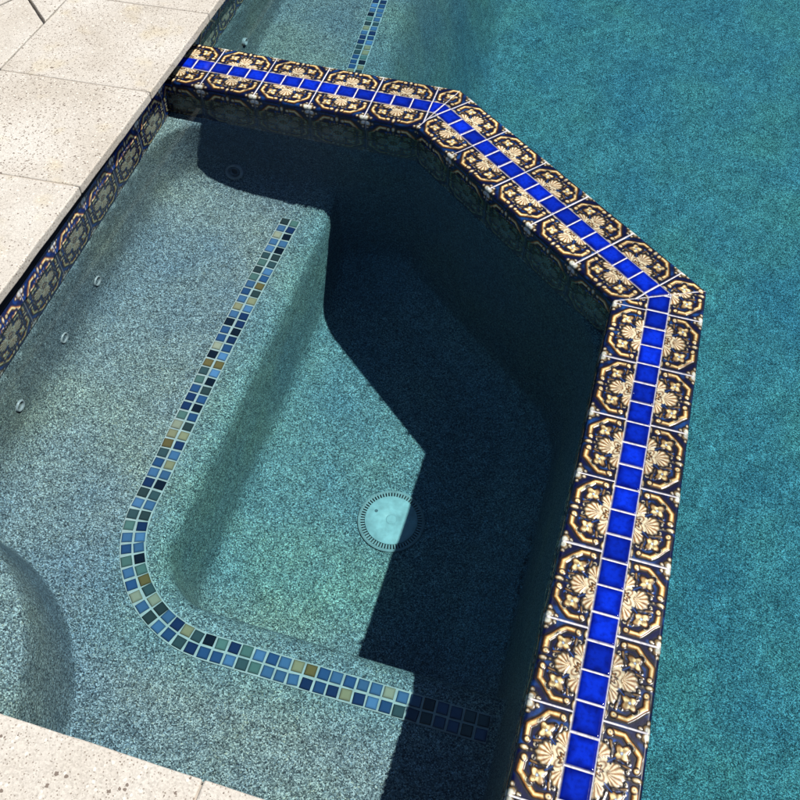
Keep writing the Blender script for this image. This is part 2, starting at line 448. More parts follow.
def cap_border(side, parent, name):
    """patterned half tiles beside the blue strip; side=+1 pool side, -1 spa side"""
    V, F, Cc, Rr = [], [], [], []; base = 0
    for key, g in SEG.items():
        o_arr = np.concatenate([np.linspace(HB+.0002, HW-.006, 58), HW-.006+.006*np.sin(np.linspace(0, math.pi/2, 9)[1:])])
        zr = np.concatenate([np.zeros(58), -.008*(1-np.cos(np.linspace(0, math.pi/2, 9)[1:]))])
        om = o_arr*side
        smin = float(min(g['s0'](om).min(), 0)) if key != 'x' else 0
        smax = float(g['s1'](om).max())
        s_arr = np.arange(smin-.0012, smax+.0012, .00128)
        S, O = np.meshgrid(s_arr, o_arr, indexing='ij')
        Z = np.broadcast_to(zr, S.shape).copy()
        lo = g['s0'](O*side); hi = g['s1'](O*side)
        S = np.clip(S, lo, hi)
        w, i, da, db = joint_coord(S, g['tiles'])
        q = (O-HB)/(HW-HB)
        col, h, rough = tile_pattern(np.clip(q, 0, 1)*.99, w, idx=1.0+i*1.37+side*.6+len(key))
        # shift tint per tile
        tint = .74+.40*((np.sin(i*12.9898+side*3.3+len(key))*43758.5) % 1.0)
        col = col*tint[..., None]
        j = np.minimum(da, db)
        jit = .0004*np.sin(S*900)
        gg = np.clip((.0016+jit-j)/.0006, 0, 1)
        gg = np.maximum(gg, np.clip((.0010-np.minimum(S-lo, hi-S))/.0005, 0, 1)*(1 if key != 'x' else 0))
        gg = np.maximum(gg, np.clip((.0012-(O-HB))/.0006, 0, 1))
        gg = gg*np.clip(1-(O-(HW-.005))/.003, 0, 1)*1.0 + 0*gg
        col, h, rough = grout_mix(col, h, rough, gg)
        fade = np.clip((HW-.004-O)/.004, 0, 1)
        Z = Z+.0012*h*fade
        Z = Z+.0006*np.sin(i*2.3+side)*0.5*fade
        x, y = path_pt(g, S, O*side)
        V.append(np.stack([x, y, Z], -1).reshape(-1, 3)); Cc.append(col.reshape(-1, 3)); Rr.append(rough.ravel())
        F.append(grid_faces(*S.shape, flip=(handed(g)*side < 0), base=base)); base += S.size
    co, f = np.concatenate(V), np.concatenate(F)
    o = mesh_np(name, co, f, M_GLAZE, parent, True, np.clip(np.concatenate(Cc), 0, 1), np.concatenate(Rr))
    return o

def blue_strip(parent):
    V, F, Cc, Rr = [], [], [], []; base = 0
    for key, g in SEG.items():
        o_arr = np.linspace(-HB, HB, 33)
        lo_all, hi_all = g['s0'](o_arr), g['s1'](o_arr)
        s_arr = np.arange(lo_all.min()-.001, hi_all.max()+.001, .0014)
        S, O = np.meshgrid(s_arr, o_arr, indexing='ij')
        lo = g['s0'](O); hi = g['s1'](O); S = np.clip(S, lo, hi)
        wob = .0008*np.sin(S*70+O*40)
        w, i, da, db = joint_coord(S, g['blue'])
        e = np.minimum(np.minimum(da, db), np.minimum(S-lo, hi-S))   # distance to the joint
        e = np.minimum(e, (HB-np.abs(O))*1.0+.0003) - .0015
        r1 = (np.sin(i*12.9898+len(key)*7.7)*43758.5453) % 1.0
        r2 = (np.sin(i*78.233+len(key)*3.1)*12543.123) % 1.0
        n = vnoise(S*1.0+i*3.7+5, O+i+7, 90.0)
        k = np.clip(e/.013+(.5-n)*.55, 0, 1)[..., None]
        c = np.array([.0, .003, .16])*(1-k)+np.array([.0015, .022, .48])*k
        c = c*(.60+.62*r1)[..., None]
        spot = (vnoise(S+i*9.1+3, O+i*2+3, 420.0) > .992)[..., None]*np.ones(3)
        c = c*(1-spot*.7)+np.array([.5, .6, .8])*spot*.7*(r2 > .6)[..., None]+c*0
        gcov = np.clip((.0004-e)/.0007, 0, 1)
        h = np.sqrt(np.clip(e/.004, 0, 1))*.0016
        c = c*(1-gcov[..., None])+GROUT*gcov[..., None]
        rough = .09*(1-gcov)+.85*gcov
        tilt = ((r1-.5)*.012*(O)+(r2-.5)*.012*w*.025)*(1-gcov)
        Z = .0003+h*(1-gcov)-.0012*gcov+tilt+.0004*(r2-.5)*(1-gcov)
        x, y = path_pt(g, S, O)
        V.append(np.stack([x, y, Z], -1).reshape(-1, 3)); Cc.append(c.reshape(-1, 3)); Rr.append(rough.ravel())
        F.append(grid_faces(*S.shape, flip=(handed(g) < 0), base=base)); base += S.size
    return mesh_np('blue_tile_strip', np.concatenate(V), np.concatenate(F), M_BLUE, parent, True, np.concatenate(Cc), np.concatenate(Rr))

def face_tiles(side, parent, name):
    """whole tiles on the vertical face of the dam"""
    V, F, Cc, Rr = [], [], [], []; base = 0
    for key, g in SEG.items():
        off = HW*side
        lo, hi = float(g['s0'](np.array(off))), float(g['s1'](np.array(off)))
        ph = {'right': .0, 'diag': .0, 'top': -.005}[key]
        s_arr = np.linspace(lo, hi, int((hi-lo)/.0018)); z_arr = np.linspace(-.0078, TILE_BOT, 84)
        S, Zz = np.meshgrid(s_arr, z_arr, indexing='ij')
        w, i, da, db = joint_coord(S, [t+ph for t in g['tiles']])
        vv = (Zz-(-.008))/(TILE_BOT+.008)*2-1
        col, h, rough = tile_pattern(w, vv, idx=2.0); col = np.clip(col*np.array([2.3, 1.9, 1.9]), 0, .9)  # glaze colours brightened to paint in bounce light missing on the shaded face
        gg = np.clip((.0011-np.minimum(da, db))/.0006, 0, 1)
        col, h, rough = grout_mix(col, h, rough, gg)
        edge = np.clip(np.minimum(np.minimum(S-lo, hi-S), np.minimum(-.0078-Zz, Zz-TILE_BOT))/.004, 0, 1)
        O = off+side*(.0014*h*edge)
        x, y = path_pt(g, S, O)
        V.append(np.stack([x, y, Zz], -1).reshape(-1, 3)); Cc.append(col.reshape(-1, 3)); Rr.append(rough.ravel())
        F.append(grid_faces(*S.shape, flip=(handed(g)*side < 0), base=base)); base += S.size
    return mesh_np(name, np.concatenate(V), np.concatenate(F), M_GLAZE, parent, True, np.clip(np.concatenate(Cc), 0, 1), np.concatenate(Rr))

def dam_poly(hw, end_r=END_R, end_t=END_T):
    def P(g, s, o):
        x, y = path_pt(g, s, o); return (x, y)
    r, d, t = SEG['right'], SEG['diag'], SEG['top']
    outer = [P(r, end_r, hw), P(r, float(K2(hw)), hw), P(t, float(K1(hw)), hw), P(t, end_t, hw)]
    inner = [P(t, end_t, -hw), P(t, float(K1(-hw)), -hw), P(r, float(K2(-hw)), -hw), P(r, end_r, -hw)]
    return outer, inner

dam = empty('spa_dam_wall', (-.3, .1, 0))
tag(dam, 'bent spa wall capped with painted relief tiles and a cobalt blue strip, standing between spa and pool', 'tiled wall')
outer, inner = dam_poly(HW-.0035)
mb = MB()
# three convex pieces share the same section, butted at the mitres
mb.add([(*p, POOLBED-.05) for p in outer]+[(*p, POOLBED-.05) for p in inner]+[(*p, -.0032) for p in outer]+[(*p, -.0032) for p in inner],
       [(8,15,14,9),(9,14,13,10),(10,13,12,11),(0,1,6,7),(1,2,5,6),(2,3,4,5),
        (0,8,9,1),(1,9,10,2),(2,10,11,3),(4,12,13,5),(5,13,14,6),(6,14,15,7),(7,15,8,0),(3,11,12,4)])
mb.build('plaster_core', M_PLASTER, dam)
cap_border(1, dam, 'patterned_tile_border')
cap_border(-1, dam, 'patterned_tile_border')
blue_strip(dam)
face_tiles(-1, dam, 'patterned_tile_face')
face_tiles(1, dam, 'patterned_tile_face')

# ------------------------------------------------------------------ wall tile bands
def wall_band(name, p0, p1, nrm, label, phase=0.0, z0=.0):
    p0, p1, nrm = map(np.array, (p0, p1, nrm)); Lg = np.linalg.norm(p1-p0); t = (p1-p0)/Lg
    e = empty(name, (*((p0+p1)/2), TILE_BOT)); tag(e, label, 'tile band', group='waterline tile bands')
    s = np.linspace(0, Lg, int(Lg/.0018)); z = np.linspace(z0, TILE_BOT, 90)
    S, Z = np.meshgrid(s, z, indexing='ij')
    js = [phase+k*.1524 for k in range(-1, int(Lg/.1524)+3)]
    w, i, da, db = joint_coord(S, js)
    vv = (Z+.002)/(TILE_BOT+.002)*2-1
    vv = np.clip(vv, -1, 1)
    col, h, rough = tile_pattern(w, vv, idx=3.0); col = np.clip(col*np.array([1.5, 1.45, 1.6]), 0, .88)+np.array([0, .005, .05])*(col.sum(-1) < .3)[..., None]  # pattern painted lighter and bluer to put light into the shaded band
    gg = np.clip((.0012-np.minimum(da, db))/.0006, 0, 1)
    col, h, rough = grout_mix(col, h, rough, gg)
    O = .004+.0014*h*np.clip((Z-TILE_BOT)/.004, 0, 1)
    x = p0[0]+t[0]*S+nrm[0]*O; y = p0[1]+t[1]*S+nrm[1]*O
    # little return at the bottom edge so that the band has thickness
    xb = x.copy(); yb = y.copy()
    V = np.stack([x, y, Z], -1)
    back = np.stack([p0[0]+t[0]*S[:, -1]-nrm[0]*.004, p0[1]+t[1]*S[:, -1]-nrm[1]*.004, Z[:, -1]], -1)[:, None, :]
    V = np.concatenate([V, back], 1)
    col = np.concatenate([col, np.broadcast_to(NAVY, (len(s), 1, 3))], 1); rough = np.concatenate([rough, np.full((len(s), 1), .3)], 1)
    f = grid_faces(len(s), len(z)+1)
    # orient towards nrm
    crossz = t[0]*nrm[1]-t[1]*nrm[0]
    mesh_np('patterned_tile', V.reshape(-1, 3), f if crossz > 0 else f[:, ::-1], M_GLAZE, e, True, np.clip(col.reshape(-1, 3), 0, 1), rough.ravel())
    q = MB(); n3 = nrm*-.03
    a, b = p0+nrm*.001, p1+nrm*.001
    q.prism([tuple(a), tuple(b), tuple(b+n3), tuple(a+n3)] if crossz < 0 else [tuple(b), tuple(a), tuple(a+n3), tuple(b+n3)], TILE_BOT+.002, z0+.001)
    q.build('render_backing', M_CORE, e)
    return e
wn = np.array([1.0, .05]); wn /= np.linalg.norm(wn)
def wp(y): return (wall_x(y), y)
wall_band('waterline_tile_band', wp(SB), wp(.415), wn, 'patterned tiles under the long coping, along the left wall inside the spa', phase=.085)
wall_band('waterline_tile_band', wp(.60), wp(3.9), wn, 'patterned tiles under the coping beyond the tiled dam, along the pool wall', phase=.03)
wall_band('waterline_tile_band', (wall_x(SB), SB), (-.09, SB), (0, 1), 'patterned tiles under the short coping at the near end of the spa', phase=.02)

# ------------------------------------------------------------------ spa shell
def smin(a, b, k):
    h = np.clip(.5+.5*(b-a)/k, 0, 1); return b*(1-h)+a*h-k*h*(1-h)
def smax(a, b, k): return -smin(-a, -b, k)

def riser_round(d, z_top, z_bot, slope, rn, rc):
    q = np.clip(d+rn, 0, rn)
    z = z_top-(rn-np.sqrt(np.maximum(rn*rn-q*q, 0)))-slope*np.clip(d, 0, None)
    foot = (z_top-rn-z_bot)/slope
    return np.maximum(z, z_bot+cove(d-foot*.75, rc))

def riser(d, z_top, z_bot, slope=11.0, rn=.022, rc=.05):
    """d>0 towards the low side. rounded nose at the top, cove at the foot"""
    z = z_top-slope*d
    z = smin(z, np.full_like(d, z_top), rn*4)
    return smax(z, np.full_like(d, z_bot), rc)

def cove(dw, rc):
    q = np.clip(dw, 0, rc)
    return rc-np.sqrt(np.maximum(rc*rc-(rc-q)**2, 0))

def spa_height(X, Y):
    # foot well: distance inside its left / near edges with a round corner
    xl, yb, rad = -.880, -.815, .13
    # rounded corner sdf (positive inside the well)
    dx = X-(xl+rad); dy = Y-(yb+rad)
    d = -(np.hypot(np.minimum(dx, 0), np.minimum(dy, 0))-rad)
    d = np.where((dx > 0) & (dy > 0), np.minimum(dx, dy)+rad, d)
    z = riser_round(d, BENCH, FLOOR, 10.0, .040, .065)
    # corner entry step
    r = np.hypot(X+1.30, Y+1.22)
    zst = riser(r-.380, -.20, -1.2, slope=8.0, rn=.022, rc=.02)
    z = smax(z, zst, .04)
    # walls
    dl = (X-wall_x(Y))*.999
    db = Y-SB
    dr = -((X-P2[0])*NRT[0]+(Y-P2[1])*NRT[1])-HW+.002
    dd = -((X-P2[0])*NDIAG[0]+(Y-P2[1])*NDIAG[1])-HW+.002
    dt = -((X-P1[0])*NTOP[0]+(Y-P1[1])*NTOP[1])-HW+.002
    dw = smin(dl, db, .16); dw = smin(dw, dt, .22)
    z = z + cove(dw-.012, .12)*np.clip((-.30-z)/.15+.35, 0, 1)
    drd = smin(dr, dd, .10); z = z + .13*(1-np.clip(drd/.26, 0, 1))**2*np.clip((-.47-z)/.25, 0, 1); dw = smin(dw, drd, .02)
    zw_l = TILE_BOT+.004-np.maximum(dw, -.02)*15.0
    z = smax(z, zw_l, .05)
    return np.minimum(z, TILE_BOT+.004), np.minimum.reduce([dl, db, dr, dd, dt])

xs = np.arange(-1.43, -.06, .0035); ys = np.arange(SB-.03, .45, .0035)
X, Y = np.meshgrid(xs, ys, indexing='ij')
Z, dmin = spa_height(X, Y)
f = grid_faces(len(xs), len(ys))
ok = (dmin.ravel()[f].max(1) > -.012)
f = f[ok]
used = np.unique(f); remap = -np.ones(X.size, dtype=np.int64); remap[used] = np.arange(len(used))
co = np.stack([X, Y, Z], -1).reshape(-1, 3)[used]
spa = mesh_np('spa_basin', co, remap[f], M_PLASTER, None, True)
tag(spa, kind='structure')

# ------------------------------------------------------------------ pool shell
def axis(a, b, step, dense, ds):
    pts = list(np.arange(a, b, step))
    for lo, hi in dense: pts += list(np.arange(lo, hi, ds))
    return np.unique(np.round(np.array(pts), 5))
px = axis(-1.6, 3.6, .04, [(-1.45, -.55)], .006); py = axis(-1.6, 4.2, .04, [(.5, 2.2)], .02)
X, Y = np.meshgrid(px, py, indexing='ij')
nose = -.918-.10*(Y-1.01)
d = X-nose
z = riser(d, BENCH, POOLBED, slope=3.6, rn=.03, rc=.25)
bench_off = 1/(1+np.exp(np.clip((Y-.45)*60, -40, 40)))
z = z*(1-bench_off)+POOLBED*bench_off
dl = X-wall_x(Y); dw = np.minimum.reduce([dl, 3.5-X, 4.05-Y, Y+1.5])
zw = TILE_BOT+.004-np.maximum(dw, -.03)*9.0
z = smax(z, zw, .12); z = np.minimum(z, TILE_BOT+.004)
f = grid_faces(len(px), len(py)); ok = (dw.ravel()[f].max(1) > -.03)
# leave out the part under the spa
cx = X.ravel()[f].mean(1); cy = Y.ravel()[f].mean(1)
inside = (cx < -.02) & (cy < .46) & (((cx-P2[0])*NDIAG[0]+(cy-P2[1])*NDIAG[1]) < -.02) & (cy > SB+.05)
f = f[ok & ~inside]
used = np.unique(f); remap = -np.ones(X.size, dtype=np.int64); remap[used] = np.arange(len(used))
pool = mesh_np('pool_basin', np.stack([X, Y, z], -1).reshape(-1, 3)[used], remap[f], M_POOL, None, True)
tag(pool, kind='structure')

# ------------------------------------------------------------------ water
def waves(X, Y):
    """small wind ripples, metres"""
    h = np.zeros_like(X)
    r = np.random.default_rng(5)
    for lam, amp, nn in ((.40, 3.5e-4, 9), (.17, 1.0e-4, 12), (.085, 3.2e-5, 16), (.048, 9e-6, 20)):
        for _ in range(nn):
            th = r.uniform(0, math.tau); k = math.tau/lam*r.uniform(.75, 1.3); ph = r.uniform(0, math.tau)
            h += amp/math.sqrt(nn)*np.sin(k*(X*math.cos(th)+Y*math.sin(th))+ph)
    return h
def dent_field(X, Y):
    h = np.zeros_like(X); r = np.random.default_rng(9)
    for _ in range(110):
        cx_, cy_ = r.normal(-.28, .16), r.normal(.98, .20); s = r.uniform(.008, .018)
        h -= r.uniform(.3, 1.0)*1.3e-4*np.exp(-((X-cx_)**2+(Y-cy_)**2)/(2*s*s))
    return h
def inside_spa(x, y, off):
    a = ((x-P2[0])*NRT[0]+(y-P2[1])*NRT[1]) < off
    b = ((x-P2[0])*NDIAG[0]+(y-P2[1])*NDIAG[1]) < off
    c = ((x-P1[0])*NTOP[0]+(y-P1[1])*NTOP[1]) < off
    return a & b & c
def water(name, x0, x1, y0, y1, step, want_inside, mat, amp):
    xs = np.arange(x0, x1, step); ys = np.arange(y0, y1, step)
    X, Y = np.meshgrid(xs, ys, indexing='ij')
    f = grid_faces(len(xs), len(ys))
    cx = X.ravel()[f].mean(1); cy = Y.ravel()[f].mean(1)
    lines = [(P2, NRT), (P2, NDIAG), (P1, NTOP)]
    sd = np.stack([(X-p[0])*n[0]+(Y-p[1])*n[1] for p, n in lines], 0)
    if want_inside:
        lim = -HW+.003
        okv = sd.max(0) < lim+step*1.5
        for _ in range(3):
            for p, n in lines:
                s_ = (X-p[0])*n[0]+(Y-p[1])*n[1]; ex = np.where(okv, np.clip(s_-lim, 0, None), 0)
                X = X-n[0]*ex; Y = Y-n[1]*ex
        keep = okv.ravel()[f].all(1)
    else:
        lim = HW-.003
        mx = sd.max(0); am = sd.argmax(0)
        okv = mx > lim-step*1.5
        ex = np.where(okv & (mx < lim), lim-mx, 0)
        NN = np.array([n for _, n in lines])
        X = X+NN[am, 0]*ex; Y = Y+NN[am, 1]*ex
        keep = okv.ravel()[f].all(1)
    okw = (cx > wall_x(cy)-.004)
    f = f[keep & okw]
    Z = WL+amp*waves(X, Y)
    if not want_inside: Z = Z+dent_field(X, Y)
    used = np.unique(f); remap = -np.ones(X.size, dtype=np.int64); remap[used] = np.arange(len(used))
    o = mesh_np(name, np.stack([X, Y, Z], -1).reshape(-1, 3)[used], remap[f], mat, None, True)
    o.cycles.is_caustics_receiver = False
    o.cycles.is_caustics_caster = True
    tag(o, kind='structure')
    return o
SPA_TINT = (.83, .96, .99); WELL_TINT = (.63, .94, .97); POOL_TINT = (.40, .83, .94); SHELF_TINT = (.72, .94, .99)
mW1, nt, g1 = water_mat('spa_water')
tc = N(nt, 'ShaderNodeTexCoord'); sx = N(nt, 'ShaderNodeSeparateXYZ'); nt.links.new(tc.outputs['Object'], sx.inputs[0])
rx_ = ramp(nt, [(0, (0, 0, 0)), (1, (1, 1, 1))], 'EASE')
mr = N(nt, 'ShaderNodeMapRange'); mr.inputs[1].default_value = -.88; mr.inputs[2].default_value = -.72; nt.links.new(sx.outputs[0], mr.inputs[0])
mr2 = N(nt, 'ShaderNodeMapRange'); mr2.inputs[1].default_value = -.95; mr2.inputs[2].default_value = -.85; nt.links.new(sx.outputs[1], mr2.inputs[0])
mu = N(nt, 'ShaderNodeMath', operation='MULTIPLY'); nt.links.new(mr.outputs[0], mu.inputs[0]); nt.links.new(mr2.outputs[0], mu.inputs[1])
nt.links.new(mixc(nt, SPA_TINT, WELL_TINT, mu.outputs[0]), g1.inputs['Color'])
mW2, nt, g2 = water_mat('pool_water')
tc = N(nt, 'ShaderNodeTexCoord'); sx = N(nt, 'ShaderNodeSeparateXYZ'); nt.links.new(tc.outputs['Object'], sx.inputs[0])
mr = N(nt, 'ShaderNodeMapRange'); mr.inputs[1].default_value = -1.0; mr.inputs[2].default_value = -.45; nt.links.new(sx.outputs[0], mr.inputs[0])
nt.links.new(mixc(nt, SHELF_TINT, POOL_TINT, mr.outputs[0]), g2.inputs['Color'])
water('spa_water', -1.42, .01, SB-.004, .53, .009, True, mW1, .11)
water('pool_water', -1.6, 3.5, -1.5, 4.05, .008, False, mW2, 1.0)

# ------------------------------------------------------------------ mosaic trims
PALETTE = [((.10,.21,.40),9), ((.045,.12,.29),9), ((.02,.05,.15),6), ((.008,.016,.030),5), ((.07,.12,.13),7), ((.05,.075,.075),4),
           ((.46,.38,.22),4), ((.26,.17,.06),2), ((.55,.50,.36),2), ((.16,.27,.24),3), ((.16,.32,.60),5)]
_cols = [c for c, w in PALETTE for _ in range(w)]
def mosaic(name, label, path, normal_sign, zfun, step=.0268, rows=2):
    """path: dense list of (x,y); tiles laid along it in rows either side"""
    P = np.array(path); seg = np.hypot(*np.diff(P, axis=0).T); L = np.concatenate([[0], np.cumsum(seg)])
    root = empty(name, (P[0][0], P[0][1], zfun(P[0][0], P[0][1]))); tag(root, label, 'mosaic trim', group='mosaic tile trims on the benches')
    V, F, Cc, Rr = [], [], [], []
    def at(s):
        x = np.interp(s, L, P[:, 0]); y = np.interp(s, L, P[:, 1])
        e = .004; x2 = np.interp(min(s+e, L[-1]), L, P[:, 0]); y2 = np.interp(min(s+e, L[-1]), L, P[:, 1])
        x1 = np.interp(max(s-e, 0), L, P[:, 0]); y1 = np.interp(max(s-e, 0), L, P[:, 1])
        t = np.array([x2-x1, y2-y1]); t /= np.linalg.norm(t); return np.array([x, y]), t, np.array([-t[1], t[0]])
    # grout bed
    bed_v, bed_f = [], []
    n = int(L[-1]/.012); endL = step*int((L[-1]-step*.8)/step+1)
    for k in range(n+1):
        c, t, nn = at(min(endL, L[-1])*k/n)
        for o_, zz in ((-.0275, -.012), (-.0275, .0022), (.0275, .0022), (.0275, -.012)):
            p = c+nn*o_; bed_v.append((p[0], p[1], zfun(*c)+zz))
        if k:
            a = 4*(k-1); b = 4*k
            bed_f += [(a, b, b+1, a+1), (a+1, b+1, b+2, a+2), (a+2, b+2, b+3, a+3)]
    mesh_np('grout_bed', bed_v, bed_f, M_BED, root, False)
    half = .0112; ins = .0018
    for row in range(rows):
        side = (row-.5)*.0272
        s = step*.5
        while s < L[-1]-step*.3:
            c, t, nn = at(s); c = c+nn*side+rng.normal(0, .0004, 2)
            a = rng.normal(0, .03); ca, sa = math.cos(a), math.sin(a)
            t2 = t*ca+nn*sa; n2 = nn*ca-t*sa
            col = np.array(_cols[rng.integers(len(_cols))])*rng.uniform(.85, 1.15)
            hs = half*rng.uniform(.96, 1.02)
            z0 = zfun(*c)+.0005; zt = zfun(*c)+.0052
            base = len(V)
            for (rr, z_, dk) in ((hs, z0, .5), (hs, zt-.0012, .55), (hs-ins, zt, .8), (hs-ins*3, zt+.0002, 1.0)):
                for sx_, sy_ in ((-1,-1),(1,-1),(1,1),(-1,1)):
                    # slightly rounded corners by pulling in
                    p = c+t2*sx_*rr+n2*sy_*rr
                    V.append((p[0], p[1], z_)); Cc.append(col*dk); Rr.append(.15)
            for q in range(3):
                for w in range(4):
                    F.append((base+q*4+w, base+q*4+(w+1)%4, base+q*4+4+(w+1)%4, base+q*4+4+w))
            F.append((base+12, base+13, base+14, base+15))
            inner_ = step
            s += inner_
    mesh_np('mosaic_tiles', V, F, M_MOSAIC, root, False, np.clip(np.array(Cc), 0, 1), np.array(Rr))
    return root

path = [(-1.0, .285), (-.985, -.62)]
path = [(-.977-.008*math.sin(math.pi*t_), .285-.88*t_) for t_ in np.linspace(0, 1, 60)]
cxx, cyy, rr_ = -.977+.262, -.632, .262
path += [(cxx-rr_*math.cos(a), cyy-rr_*math.sin(a)) for a in np.linspace(R(2), R(88), 60)]
path += [(x_, cyy-rr_+.010*(x_-cxx)) for x_ in np.linspace(cxx+.02, -.125, 60)]
mosaic('mosaic_trim', 'two rows of blue, green and sand mosaic tiles curving round the corner of the spa bench', path, 1, lambda x, y: BENCH)
mosaic('mosaic_trim', 'straight two row mosaic strip on the pool bench beyond the dam wall', [(-.985-.10*t_*1.5, .66+1.5*t_) for t_ in np.linspace(0, 1, 60)], 1, lambda x, y: BENCH)

# ------------------------------------------------------------------ fittings
def frame(c, n):
    n = np.array(n, float); n /= np.linalg.norm(n)
    a = np.cross([0, 0, 1], n) if abs(n[2]) < .9 else np.array([1., 0, 0]); a /= np.linalg.norm(a); b = np.cross(n, a)
    c = np.array(c)
    return lambda p: c+a*p[0]+b*p[1]+n*p[2]
def jet(c, n, label, r=.016, cat='jet', name='spa_jet', mat=None, group='jets in the spa walls'):
    root = empty(name, tuple(c)); tag(root, label, cat, group=group); Mx = frame(c, n)
    m = mat or M_WHITE
    q = MB(); q.lathe([(r, -.012), (r, 0), (r*.98, .004), (r*.86, .0065), (r*.68, .0055), (r*.62, .002), (r*.62, -.012)], Mx, 40); q.build('rim', m, root, True)
    q = MB(); q.lathe([(r*.60, -.010), (r*.52, -.002), (r*.40, .002), (r*.40, .0025), (r*.36, .0), (r*.36, -.012)], Mx, 36); q.build('nozzle', m, root, True)
    q = MB(); q.lathe([(r*.61, -.006), (.0005, -.006)], Mx, 24); q.build('opening', M_DARK, root)
    return root
jn = np.array([1, .05, .10])
jx = lambda y: wall_x(y)+.0095
jet((jx(-.145), -.145, -.32), jn, 'white round jet in the left spa wall, farthest of the three towards the dam')
jet((jx(-.33), -.33, -.325), jn, 'white round jet in the left spa wall, the middle one of three')
jet((jx(-.54), -.54, -.31), jn, 'white round jet in the left spa wall, nearest the corner step')
jet((-1.176, .372, -.378), (0, -1, .7), 'round return fitting in shade, under the tiled dam at the far end of the spa', r=.028, cat='return fitting', name='return_fitting', group='round wall fittings')
jet((wall_x(.9)+.022, .92, -.33), (1, .05, .1), 'pale round fitting in the pool wall just beyond the tiled dam', r=.016, cat='return fitting', name='return_fitting', group='round wall fittings')

# drain
dc = np.array([-.482, -.394, FLOOR])
root = empty('drain_cover', tuple(dc)); tag(root, 'round pale drain cover with a slotted rim, on the spa floor half in shadow', 'drain cover')
Mx = frame(dc, (0, 0, 1))
q = MB(); q.lathe([(.0838, -.002), (.0835, .005), (.080, .0075), (.078, .0078), (.0765, .006), (.0765, -.002)], Mx, 96); q.build('outer_ring', M_WHITE, root, True)
q = MB(); q.lathe([(.0665, .004), (.0655, .0105), (.061, .0125), (.045, .0142), (.0145, .0150), (.013, .0142), (.012, .0150), (.0004, .0148)], Mx, 96); q.build('cover_disc', simple('pale_cover', (.66, .78, .80), .4), root, True)
M_SCREW = simple('steel_screw', (.30, .34, .35), .3, .8)
for sx_ in (-.042, .042):
    q = MB(); q.lathe([(.0042, .0138), (.0040, .0152), (.0022, .0154), (.0004, .0150)], (lambda p, sx_=sx_: Mx(np.array([p[0]+sx_, p[1]+.012, p[2]]))), 16)
    q.build('screw_head', M_SCREW, root, True)
q = MB()
nT = 64
for k in range(nT):
    a0 = math.tau*k/nT; a1 = a0+math.tau/nT*.52
    pts = [(.0655, a0), (.0772, a0), (.0772, a1), (.0655, a1)]
    vs = [(dc[0]+r_*math.cos(a_), dc[1]+r_*math.sin(a_), dc[2]+z_) for z_ in (.001, .0082) for r_, a_ in pts]
    q.add(vs, [(3,2,1,0),(4,5,6,7),(0,1,5,4),(1,2,6,5),(2,3,7,6),(3,0,4,7)])
q.build('slot_ribs', M_WHITE, root)
q = MB(); q.lathe([(.0770, .0018), (.0640, .0018)], Mx, 64); q.build('slot_shadow_gap', M_DARK, root)

# ------------------------------------------------------------------ coping and paving
def stone(name, poly, z0, z1, label, cat, group, bevel=.006, wob=.0):
    c = np.mean(poly, 0)
    e = MB()
    # subdivide the edges a bit so that they can wander
    q = []
    for a, b in zip(poly, poly[1:]+poly[:1]):
        a, b = np.array(a), np.array(b); L_ = np.linalg.norm(b-a); n_ = max(1, int(L_/.03)); t_ = (b-a)/L_; nn = np.array([t_[1], -t_[0]])
        for k in range(n_):
            off = 0 if k == 0 else rng.normal(0, wob)
            q.append(tuple(a+(b-a)*k/n_+nn*off))
    area = sum(q[i][0]*q[(i+1) % len(q)][1]-q[(i+1) % len(q)][0]*q[i][1] for i in range(len(q)))
    if area < 0: q = q[::-1]
    e.prism([(p[0]-c[0], p[1]-c[1]) for p in q], z0, z1)
    o = e.build(name, M_STONE, None, False, bevel, 3)
    o.location = (c[0], c[1], 0)
    for p_ in o.data.polygons: p_.use_smooth = False
    tag(o, label, cat, group=group)
    return o
TH = .024
rowy = [4.05]; j0 = .637
ys_ = [j0+.374*k for k in range(9, -1, -1)]+[.257, -.117, -.491, -.865, S_EDGE]
labs = {8: 'cream coping stone at the top edge of the photo, beyond the end of the tiled dam',
        9: None}
BK = .405
names = {(.637, .257): 'pitted cream coping stone butting against the end of the tiled dam wall',
         (.257, -.117): 'pale cream coping stone over the sunlit tiles, second from the dam',
         (-.117, -.491): 'cream coping stone at the left picture edge above the spa jets'}
for a, b in zip(ys_[:-1], ys_[1:]):
    lab = names.get((round(a, 3), round(b, 3)))
    if lab is None:
        if abs(b-.637) < .01: lab = 'coping stone at the top of the photo, beside the pool beyond the tiled dam'
        elif b > .9: lab = 'coping stone further along the far pool edge'
        else: lab = 'coping stone beside the near half of the left spa wall'
    gap = .0010
    sl = .045
    poly = [(edge_x(a-gap), a-gap), (edge_x(a-gap)-BK, a-gap-.028), (edge_x(b+gap)-BK, b+gap-.028), (edge_x(b+gap), b+gap)]
    if b == S_EDGE: poly[2] = (edge_x(b)-BK, S_EDGE); 
    stone('coping_stone', [tuple(p) for p in poly], CZ-TH, CZ, lab, 'coping stone', 'coping stones round the pool edge', .0035, .0004)
